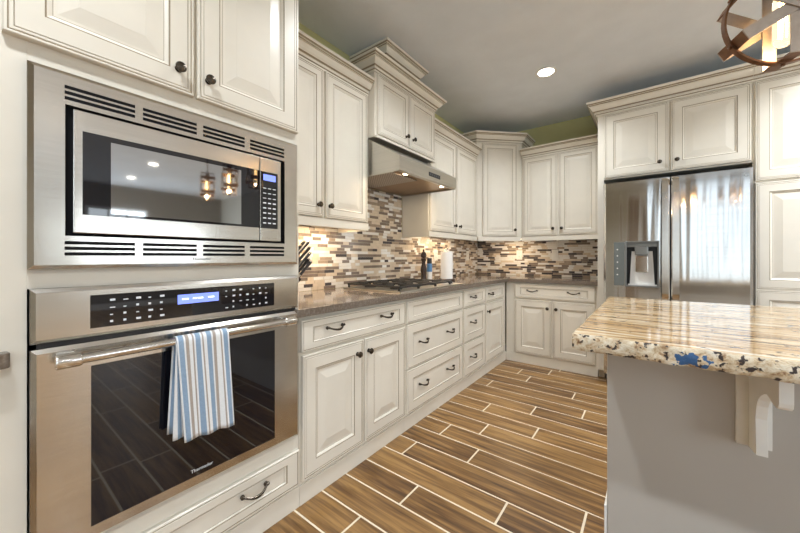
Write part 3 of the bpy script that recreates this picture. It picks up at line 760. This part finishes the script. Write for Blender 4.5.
for a, b_, k in ((.632, 1.115, 1.07), (1.127, 1.61, 1.172)):
    # lower doors carry two raised panels: upper field and lower field with a rail between
    mbd = front_panel(a, b_, .905, 1.706, WIDE); mb2 = front_panel(a, b_, .11, .905, WIDE)
    mbd.add(mb2.v, mb2.f); mbd.m = mbd.m[:len(mbd.f)-len(mb2.f)] + mb2.m
    d = part('door', mbd, ['paint', 'glaze'], t, fr, smooth=None); knob(k, 1.05, d, fr)
crown([(.622, 0), (1.62, 0), (1.62, .64)], 2.475, t, fr, .125, .085, True)

# ------------------------------------------------------------------ refrigerator
t = thing('refrigerator', 'stainless french-door refrigerator with ice dispenser', 'refrigerator', (.13, 3.55, 0), 0)
FZ = 3.535
fr = BACK(FZ)
part('body', MB().box(-.322, .598, .012, .66, .03, 1.795), 'grey_side', t, fr)
part('base_grille', MB().box(-.31, .59, .02, .03, 0, .03), 'black', t, fr)
part('hinge_cover', MB().box(-.325, .60, .03, .4, 1.795, 1.815), 'black', t, fr)
def curved(x0, x1, z0, z1, bul, th, holes=(), nx=28, edge=.006):
    xs = sorted(set([x0+(x1-x0)*i/nx for i in range(nx+1)] + [h_[0] for h_ in holes] + [h_[1] for h_ in holes]))
    zs = sorted(set([z0, z0+edge, z1-edge, z1] + [h_[2] for h_ in holes] + [h_[3] for h_ in holes]))
    def y(x):
        q = 2*(x-x0)/(x1-x0)-1; return -th - bul*(1-q*q) + (.008*max(0, abs(q)-.94)/.06)**1.0
    mb = MB()
    for i in range(len(xs)-1):
        for j in range(len(zs)-1):
            cxm, czm = (xs[i]+xs[i+1])/2, (zs[j]+zs[j+1])/2
            if any(h_[0] < cxm < h_[1] and h_[2] < czm < h_[3] for h_ in holes): continue
            mb.add([(xs[i], y(xs[i]), zs[j]), (xs[i+1], y(xs[i+1]), zs[j]), (xs[i+1], y(xs[i+1]), zs[j+1]), (xs[i], y(xs[i]), zs[j+1])], [(0, 1, 2, 3)])
    for z in (z0, z1):
        for i in range(len(xs)-1): mb.add([(xs[i], y(xs[i]), z), (xs[i+1], y(xs[i+1]), z), (xs[i+1], 0, z), (xs[i], 0, z)], [(0, 1, 2, 3)])
    for x in (x0, x1): mb.add([(x, y(x), z0), (x, y(x), z1), (x, 0, z1), (x, 0, z0)], [(0, 1, 2, 3)])
    mb.add([(x0, 0, z0), (x1, 0, z0), (x1, 0, z1), (x0, 0, z1)], [(0, 1, 2, 3)])
    for a, b_, c, d in holes:
        ya, yb = y(a), y(b_)
        mb.add([(a, ya, c), (a, ya, d), (a, -.01, d), (a, -.01, c)], [(0, 1, 2, 3)]); mb.add([(b_, yb, c), (b_, yb, d), (b_, -.01, d), (b_, -.01, c)], [(0, 1, 2, 3)])
        mb.add([(a, ya, c), (b_, yb, c), (b_, -.01, c), (a, -.01, c)], [(0, 1, 2, 3)]); mb.add([(a, ya, d), (b_, yb, d), (b_, -.01, d), (a, -.01, d)], [(0, 1, 2, 3)])
    return mb
dx0, dx1, dz0, dz1 = -.172, .065, .893, 1.286
ld = part('door', curved(-.330, .131, .73, 1.807, 0.004, .066, [(dx0, dx1, dz0, dz1)]), 'fridge_steel', t, fr, smooth=25)
rd = part('door', curved(.141, .603, .73, 1.807, 0.004, .066), 'fridge_steel', t, fr, smooth=25)
fd = part('freezer_drawer', curved(-.330, .603, .10, .718, 0.004, .066, nx=40), 'fridge_steel', t, fr, smooth=25)
for d, hx in ((ld, .1005), (rd, .1665)):
    pts = []; 
    for k in range(25):
        q = -1+2*k/24; z = 1.285+.50*q
        pts.append((hx, -.066-.055*min(1, (1-abs(q))*9)**.6, z))
    part('handle', MB().band(pts, (1, 0, 0), .042, .014).tube([(hx, -.060, pts[0][2]), (hx, -.075, pts[0][2]+.006)], .013).tube([(hx, -.060, pts[-1][2]), (hx, -.075, pts[-1][2]-.006)], .013), 'steel', d, fr, smooth=50)
pts = [(-.27+.81*k/24, -.07-.05*min(1, (1-abs(-1+2*k/24))*9)**.6, .66) for k in range(25)]
part('handle', MB().band(pts, (0, 0, 1), .03, .014), 'steel', fd, fr, smooth=50)
# dispenser
mb = MB()
yb = -.0745; r_ = .013
for a, b_, c, d in ((dx0, dx0+r_, dz0, dz1), (dx1-r_, dx1, dz0, dz1), (dx0+r_, dx1-r_, dz0, dz0+r_), (dx0+r_, dx1-r_, dz1-r_, dz1)): mb.box(a, b_, yb, -.05, c, d, 0, .002)
dp = part('dispenser', mb, 'grey_plastic', ld, fr)
part('dispenser_recess', MB().box(dx0+.002, dx1-.002, -.012, -.0105, dz0+.002, dz1-.002), 'black', ld, fr, smooth=None)
part('dispenser_back', MB().add([(-.140, -.022, .905), (.035, -.022, .905), (.020, -.034, 1.20), (-.125, -.034, 1.20)], [(0, 1, 2, 3)]).box(-.15, .05, -.055, -.012, .905, .915), 'white_plastic', ld, fr, 'light grey moulded dispenser back', None)
part('dispenser_top', MB().box(dx0+.014, dx1-.014, -.058, -.012, 1.235, dz1-.014, 0, .003), 'grey_plastic', ld, fr)
part('dispenser_nozzle', MB().box(-.102, -.008, -.062, -.02, 1.165, 1.245, 0, .008), 'grey_plastic', ld, fr)
part('dispenser_paddle', MB().box(-.097, -.010, -.046, -.036, 1.02, 1.16, 0, .004), 'chrome', ld, fr, 'polished paddle')
part('dispenser_panel', MB().box(-.252, -.174, -.0735, -.066, .90, 1.280, 0, .002), 'panel_grey', ld, fr, 'grey touch control panel')
for k in range(5): part('touch_mark', MB().lathe([(.005, 0), (.005, .0008), (0, .001)], (-.226, -.0735, 1.215-.055*k), (0, -1, 0), 10), 'white_plastic', ld, fr)
mb = MB().lathe([(.014, 0), (.014, .0012), (0, .0013)], (.520, -.0665, 1.752), (0, -1, 0), 18)
part('emblem', mb, 'grey_plastic', rd, fr, 'round grey maker emblem')
text_mesh('brand_lettering', 'LG', .034, 'grey_plastic', rd, (.538, FZ-.0665, 1.744), (1, 0, 0), (0, 0, 1), .001)

# ------------------------------------------------------------------ range hood
fr = LEFT(WX)
t = thing('range_hood', 'stainless under-cabinet range hood over the cooktop', 'range hood', (WX+.25, 2.12, 1.722), PI/2)
HA, HB = 1.7165, 2.505
# front face at X=-1.31 -> y=-.59 in this frame
mb = MB(); prof = [(-.012, 1.984), (-.32, 1.984), (-.590, 1.822), (-.590, 1.728), (-.575, 1.722), (-.565, 1.722), (-.565, 1.735), (-.012, 1.735)]
mb.prism(prof, HA, HB, 'x', 0)
for a, b_ in ((HA, HA+.012), (HB-.012, HB)): mb.box(a, b_, -.575, -.012, 1.722, 1.736)
hd = part('canopy', mb, 'satin_steel', t, fr, smooth=None)
part('underside', MB().box(HA+.012, HB-.012, -.565, -.014, 1.7335, 1.7349), 'hood_in', t, fr, 'underside with copper reflection in its colour', None)
for a, b_ in ((HA+.03, HA+.33),):
    mb = MB().box(a, b_, -.50, -.06, 1.726, 1.7334, 0, .002); part('filter', mb, 'filter', t, fr, 'metal mesh grease filter')
for a in (HA+.14, HB-.14):
    l = part('lamp', MB().lathe([(.019, 0), (.019, .004), (.014, .005), (0, .005)], (a, -.535, 1.7335), (0, 0, -1), 16), 'under_on', t, fr, 'lit round hood lamp')
mb = MB().box(2.075, 2.240, -.592, -.588, 1.757, 1.787, 0, .001)
cpx = part('control_panel', mb, 'black', t, fr, 'black control strip', None)
mb = MB()
for k in range(5): mb.box(2.088+k*.029, 2.088+k*.029+.016, -.5928, -.5915, 1.765, 1.779)
part('button', mb, 'grey_side', cpx, fr, smooth=None)

# ------------------------------------------------------------------ gas cooktop
fr = LEFT(WX)
t = thing('gas_cooktop', 'gas cooktop with black cast iron grates on the counter', 'cooktop', (-1.55, 2.15, .9135), PI/2)
KA, KB, KX0, KX1 = 1.695, 2.595, -.075, -.618
part('tray', MB().box(KA, KB, KX1, KX0, .9138, .923, 0, .003), 'satin_steel', t, fr)
for k in range(3):
    a = KA+.03+k*.233; b_ = a+.228; mb = MB(); z = .950; r_ = .006
    y0, y1 = KX1+.03, KX0-.02
    for x in (a, b_): mb.box(x-r_, x+r_, y0, y1, z-.008, z+.006, 0, .002)
    for y in (y0, y1, (y0+y1)/2): mb.box(a, b_, y-r_, y+r_, z-.008, z+.006, 0, .002)
    for y in ((3*y0+y1)/4, (y0+3*y1)/4):
        mb.box(a, a+.085, y-r_, y+r_, z-.006, z+.010, 0, .002); mb.box(b_-.085, b_, y-r_, y+r_, z-.006, z+.010, 0, .002)
    xm = (a+b_)/2
    for y in (y0, (y0+y1)/2, y1):
        mb.box(xm-r_, xm+r_, min(y, y+.09) if y == y0 else y-.09, (y+.09) if y != y1 else y, z-.006, z+.010, 0, .002)
    for x in (a, b_):
        for y in (y0+.01, y1-.01): mb.box(x-r_, x+r_, y-r_, y+r_, .923, z, 0, .001)
    part('grate', mb, 'iron', t, fr)
    for y in ((3*y0+y1)/4, (y0+3*y1)/4):
        mb = MB().lathe([(.045, 0), (.045, .006), (.034, .008), (.034, .014), (.03, .016), (0, .016)], (xm, y, .923), (0, 0, 1), 20)
        part('burner', mb, 'iron', t, fr)
for k in range(5):
    part('control_knob', MB().lathe([(.019, 0), (.017, .018), (.015, .021), (0, .021)], (KB-.075, KX1+.09+k*.085, .923), (0, 0, 1), 16), 'black', t, fr)

# ------------------------------------------------------------------ things on the counter
cz = .9135
x, y = -1.775, 2.715
t = thing('pepper_grinder', 'tall dark wooden pepper grinder behind the cooktop', 'pepper grinder', (x, y, cz))
part('body', MB().lathe([(.030, 0), (.031, .015), (.026, .03), (.026, .07), (.031, .105), (.029, .13), (.019, .165), (.018, .185), (.025, .205), (.027, .218), (.020, .226)], (x, y, cz), n=24), 'dark_wood', t)
part('head', MB().lathe([(.019, .228), (.027, .236), (.029, .255), (.024, .275), (.014, .288), (.008, .293), (.010, .303), (.006, .312), (0, .314)], (x, y, cz), n=24), 'dark_wood', t)
x, y = -1.768, 2.812
t = thing('spice_bottle', 'slim bottle with blue label and white foot beside the pepper grinder', 'bottle', (x, y, cz))
part('bottle', MB().lathe([(.026, 0), (.028, .004), (.028, .085), (.0275, .088)], (x, y, cz), n=22), 'white_plastic', t, label='white lower bottle')
part('label_band', MB().lathe([(.0278, .088), (.0278, .165), (.024, .170)], (x, y, cz), n=22), 'blue_label', t, label='blue label band')
part('cap', MB().lathe([(.023, .170), (.025, .172), (.025, .222), (.022, .226), (0, .226)], (x, y, cz), n=22), 'black', t, label='black cap')
x, y = -1.62, 2.90
t = thing('paper_towel_holder', 'white paper towel roll on an upright holder near the cooktop', 'paper towel', (x, y, cz))
part('base', MB().lathe([(.082, 0), (.082, .012), (.076, .018), (0, .018)], (x, y, cz), n=28), 'dark_wood', t, label='dark round base')
part('roll', MB().lathe([(.018, .0185), (.058, .0185), (.060, .024), (.060, .284), (.058, .290), (.018, .290)], (x, y, cz), n=32), 'paper', t)
part('spindle', MB().lathe([(.008, .018), (.008, .300), (.013, .306), (.015, .316), (.010, .326), (0, .328)], (x, y, cz), n=16), 'steel', t)
# knife block
t = thing('knife_block', 'knife block with dark handled knives tucked beside the oven cabinet', 'knife block', (-1.70, 1.08, cz), PI/2)
fr = LEFT(-1.70)
mb = MB().prism([(.985, cz), (1.105, cz), (1.194, cz+.105), (1.082, cz+.217), (.970, cz+.10)], -.055, .055, 'y', 0, .003)
part('block', mb, 'dark_wood', t, fr)
dirv = Vector((.707, 0, .707))
for k, (px, pz, yo, L_) in enumerate(((1.186, cz+.117, -.036, .13), (1.156, cz+.147, -.034, .165), (1.118, cz+.185, -.03, .21), (1.184, cz+.119, .0, .15), (1.152, cz+.151, .004, .21), (1.116, cz+.187, .006, .17), (1.176, cz+.127, .036, .12), (1.126, cz+.177, .036, .22))):
    p = Vector((px, yo, pz)); q = p + dirv*L_
    mb = MB().tube([p, p+dirv*.02, p+dirv*(L_*.55), q-dirv*.012, q], [.0085, .0095, .0085, .0115, .006], 8)
    kn = part('knife', mb, 'black', t, fr)
    part('bolster', MB().tube([p-dirv*.003, p+dirv*.014], .0105, 8), 'chrome', kn, fr, 'steel bolster')
    part('butt_cap', MB().tube([q-dirv*.008, q+dirv*.002], .0095, 8), 'chrome', kn, fr, 'steel butt cap')

# outlets
def outlet(fr, x, z, loc, rz, label, gang=1, sw=False):
    t = thing('wall_outlet', label, 'outlet', loc, rz, 'outlets on the mosaic backsplash')
    w = .035*gang+.002
    part('plate', MB().box(x-w, x+w, -.015, -.0095, z-.060, z+.060, 0, .002), 'white_plastic', t, fr)
    if sw: part('rocker', MB().box(x-.017, x+.017, -.018, -.0145, z-.033, z+.033, 0, .001), 'white_plastic', t, fr)
    else:
        for dz in (-.022, .022):
            rc = part('receptacle', MB().lathe([(.016, 0), (.016, .002), (0, .002)], (x, -.0148, z+dz), (0, -1, 0), 16), 'white_plastic', t, fr)
            part('slots', MB().box(x-.007, x-.005, -.0172, -.0167, z+dz-.004, z+dz+.005).box(x+.005, x+.007, -.0172, -.0167, z+dz-.004, z+dz+.005), 'black', rc, fr, smooth=None)
outlet(LW, 3.135, 1.170, (WX, 3.135, 1.17), PI/2, 'white outlet between the spice bottle and paper towel roll')
outlet(LW, 3.935, 1.170, (WX, 3.935, 1.17), PI/2, 'white outlet on the left mosaic, nearest the corner')
outlet(BW, -1.318, 1.176, (-1.318, WY, 1.176), 0, 'white outlet on back mosaic below the diagonal cabinet')
outlet(BW, -.900, 1.180, (-.9, WY, 1.18), 0, 'white rocker switch plate on back mosaic near refrigerator', 1, True)

# ------------------------------------------------------------------ island
IX0, IX1, IY0, IY1 = -.139, 1.75, 1.58, 2.27
t = thing('kitchen_island', 'grey painted kitchen island base with a corbel under the granite', 'island', (.8, 1.93, 0))
part('body', MB().box(IX0, IX1, IY0, IY1, .0, .8635, 0, .006), 'panel', t)
part('baseboard', MB().box(IX0-.010, IX0-.0003, IY0+.002, IY1, 0, .13, 0, .002), 'white_trim', t, label='white baseboard on its aisle side')
cb = part('corbel', MB().prism([(1.5595, .524), (1.467, .540), (1.472, .608), (1.477, .650), (1.463, .694), (1.445, .718), (1.421, .735), (1.39, .752), (1.358, .764), (1.340, .765), (1.324, .763), (1.300, .7585), (1.278, .7575), (1.258, .760), (1.247, .768), (1.243, .78), (1.243, .862), (1.5595, .862)], .2606, .2866, 'x', 0, .0015), 'corbel', t, label='white scrolled bracket')
part('back_plate', MB().box(.232, .314, 1.5605, 1.5798, .525, .8625, 0, .002), 'corbel', cb)
# granite slab with a chiselled edge
def slab():
    from mathutils import noise
    mb = MB(); x0, x1, y0, y1, z0, z1 = -.19, 1.80, 1.126, 2.316, .8645, .9140
    per = []
    def run(a, b_, nrm):
        L = (Vector(b_)-Vector(a)).length; n = int(L/.012)
        for i in range(n): per.append((Vector(a)+(Vector(b_)-Vector(a))*i/n, Vector(nrm)))
    run((x0, y0), (x1, y0), (0, -1)); run((x1, y0), (x1, y1), (1, 0)); run((x1, y1), (x0, y1), (0, 1)); run((x0, y1), (x0, y0), (-1, 0))
    n = len(per); lev = [z1, z1-.004, z1-.012, z1-.020, z1-.028, z1-.036, z1-.044, z0]
    rows = []
    for li, z in enumerate(lev):
        row = []
        for p, q in per:
            k = noise.noise(Vector((p.x*22, p.y*22, z*30)))*.006 + noise.noise(Vector((p.x*70, p.y*70, z*90)))*.003
            k += {0: -.003, 1: .001, 2: .003, 3: .003, 4: .002, 5: .001, 6: -.002, 7: -.006}[li]
            if li == 0: k *= .5
            dz = noise.noise(Vector((p.x*30, p.y*30, 5)))*.004 if li == len(lev)-1 else 0
            w = p + q*k; row.append((w.x, w.y, z+dz))
        rows.append(row)
    for a in range(len(rows)-1):
        for i in range(n):
            j = (i+1) % n
            mi = 1
            mb.add([rows[a][i], rows[a+1][i], rows[a+1][j], rows[a][j]], [(0, 1, 2, 3)], mi)
    mb.add(rows[0], [tuple(range(n))], 0); mb.add(rows[-1], [tuple(range(n))[::-1]], 1)
    return mb
single('granite_slab', slab(), ['granite', 'granite_edge'], (.8, 1.72, .8645), 'thick gold granite island top with a rough chiselled edge', 'countertop', None, None, 40)

# ------------------------------------------------------------------ ceiling lights
def can_light(x, y, label, w=25):
    t = thing('ceiling_light', label, 'ceiling light', (x, y, CZ), 0, 'recessed ceiling lights')
    part('trim_ring', MB().lathe([(.062, 0), (.085, -.001), (.088, -.006), (.080, -.008), (.064, -.004), (.062, 0)], (x, y, CZ), (0, 0, 1), 28), 'white_trim', t)
    part('lens', MB().lathe([(.063, -.0005), (.063, -.003), (0, -.0032)], (x, y, CZ), (0, 0, 1), 28), 'lamp_on', t, label='lit lens')
    l = area_light('downlight', (x, y, CZ-.012), (0, 0, 0), .12, .12, w, (.90, .955, 1.0), 'DISK', 135); 
can_light(-.713, 3.02, 'lit round recessed light in the ceiling before the fridge wall', 12)
can_light(-.713, 1.45, 'added recessed fill light above the left counter run, out of view', 11)  # cans labelled added are unseen, put in as overhead fill
can_light(-.713, -.2, 'added recessed fill light behind the camera, above the oven cabinet end', 13)
can_light(1.3, 3.05, 'added recessed fill light in front of the pantry cabinet, out of view')
can_light(1.0, -.2, 'added recessed fill light behind the camera, on the window side')
can_light(2.8, .6, 'added recessed fill light past the far island end, nearer the rear windows')
can_light(2.8, 2.6, 'added recessed fill light past the far island end, nearer the back wall')
can_light(4.3, 1.92, 'recessed ceiling light over the far side of the room')
can_light(5.8, 1.97, 'recessed ceiling light by the right hand windows')

# under-cabinet light bars
def bar_light(fr, x0, x1, y, z, loc, rz, rot, power, label):
    t = thing('under_cabinet_light', label, 'light', loc, rz, 'under-cabinet light bars')
    part('housing', MB().box(x0, x1, y-.03, y+.03, z-.014, z, 0, .002), 'white_plastic', t, fr)
    part('lens', MB().box(x0+.01, x1-.01, y-.022, y+.022, z-.0155, z-.0138), 'under_on', t, fr, 'lit warm lens', None)
    c = Vector(fr(((x0+x1)/2, y, z-.018)))
    area_light('under_light', c, (0, 0, rot), x1-x0, .04, power, (1.0, .74, .46))
fl_ = LEFT(WX); fb_ = BACK(WY)
bar_light(fl_, 1.0, 1.62, -.15, 1.3795, (WX+.15, 1.31, 1.36), PI/2, PI/2, 3.8, 'light bar under the cabinet beside the oven')
bar_light(fl_, 2.65, 3.45, -.15, 1.3795, (WX+.15, 3.05, 1.36), PI/2, PI/2, 2.0, 'light bar under the cabinet right of the hood')
bar_light(fb_, -1.50, -1.22, -.22, 1.3795, (-1.36, WY-.22, 1.36), 0, 0, 1.8, 'light bar under the diagonal corner cabinet')
for y in (HA+.14, HB-.14):
    area_light('hood_lamp', (WX+.535, y, 1.722), (0, 0, 0), .045, .045, 1.2, (1.0, .78, .5), 'DISK')

# ------------------------------------------------------------------ pendants over the island
def pendant(cx, cy, cz_, label):
    t = thing('pendant_light', label, 'pendant light', (cx, cy, CZ), 0, 'pendants over the island')
    C = Vector((cx, cy, cz_))
    part('canopy', MB().lathe([(.065, 0), (.065, -.012), (.05, -.025), (.012, -.03), (0, -.03)], (cx, cy, CZ), n=24), 'strap_bronze', t)
    part('rod', MB().tube([(cx, cy, CZ-.028), (cx, cy, cz_+.144)], .005), 'strap_bronze', t)
    h = Vector((-.34, .94, 0)).normalized(); e = Vector((-.94, -.34, 0)).normalized(); Z = Vector((0, 0, 1))
    HW, S, W, TH = .0555, .144, .036, .004
    for k in range(3):               # three narrow strap frames turned about one level axis
        a = k*PI/3; r = -Z*math.cos(a) + e*math.sin(a); n_ = h.cross(r).normalized()
        def slab_(mb, p, q, out, mi, w=W):
            vs = [c + n_*sg*w/2 + out*o for c in (p, q) for sg, o in ((-1, 0), (1, 0), (1, TH), (-1, TH))]
            mb.add(vs, [(0, 1, 5, 4), (1, 2, 6, 5), (2, 3, 7, 6), (3, 0, 4, 7), (0, 3, 2, 1), (4, 5, 6, 7)], mi)
        mb = MB(); o = k*.0045
        for sg in (-1, 1):
            slab_(mb, C + h*sg*(HW+o) - r*(S+TH), C + h*sg*(HW+o) + r*(S+TH), h*sg, 0)
            slab_(mb, C + r*sg*S - h*(HW+o), C + r*sg*S + h*(HW+o), r*sg, 1)
        f = part('strap_frame', mb, ['strap_out', 'strap_bronze'], t, smooth=None)
        for sg in (-1, 1): part('bolt', MB().lathe([(.006, 0), (.006, .004), (.003, .006), (0, .006)], C + r*sg*(S+.011), r*sg, 10), 'strap_bronze', f)
    part('hoop', MB().band([C + (e*math.cos(2*PI*k/60)+Z*math.sin(2*PI*k/60))*(S+.0045) for k in range(60)], h, .018, .006, closed=True), 'strap_bronze', t)
    part('socket', MB().lathe([(.018, .138), (.021, .11), (.020, .075), (.016, .072)], C, n=18), 'strap_bronze', t)
    bl = part('bulb', MB().lathe([(.012, .075), (.021, .062), (.0235, .04), (.0235, -.078), (.020, -.090), (.012, -.097), (0, -.099)], C, n=24), 'bulb', t, label='clear glass tubular bulb')
    for k in range(5):
        a = 2*PI*k/5; part('filament', MB().tube([C+Vector((.008*math.cos(a), .008*math.sin(a), .05)), C+Vector((.009*math.cos(a+.4), .009*math.sin(a+.4), -.07))], .0016, 6), 'filament', bl, label='glowing filament')
    d = bpy.data.lights.new('pendant_glow', 'POINT'); d.energy = 2.2; d.color = (1, .66, .34); d.shadow_soft_size = .012
    o = bpy.data.objects.new('pendant_glow', d); COL.objects.link(o); o.location = C + Vector((0, 0, -.112))
pendant(.339, 1.574, 1.92, 'bronze strap-cage pendant with glowing bulb at top right, over the island')
pendant(.839, 1.574, 1.92, 'bronze cage pendant over the island middle, out of view')
pendant(1.339, 1.574, 1.92, 'bronze cage pendant over the far island end, out of view')
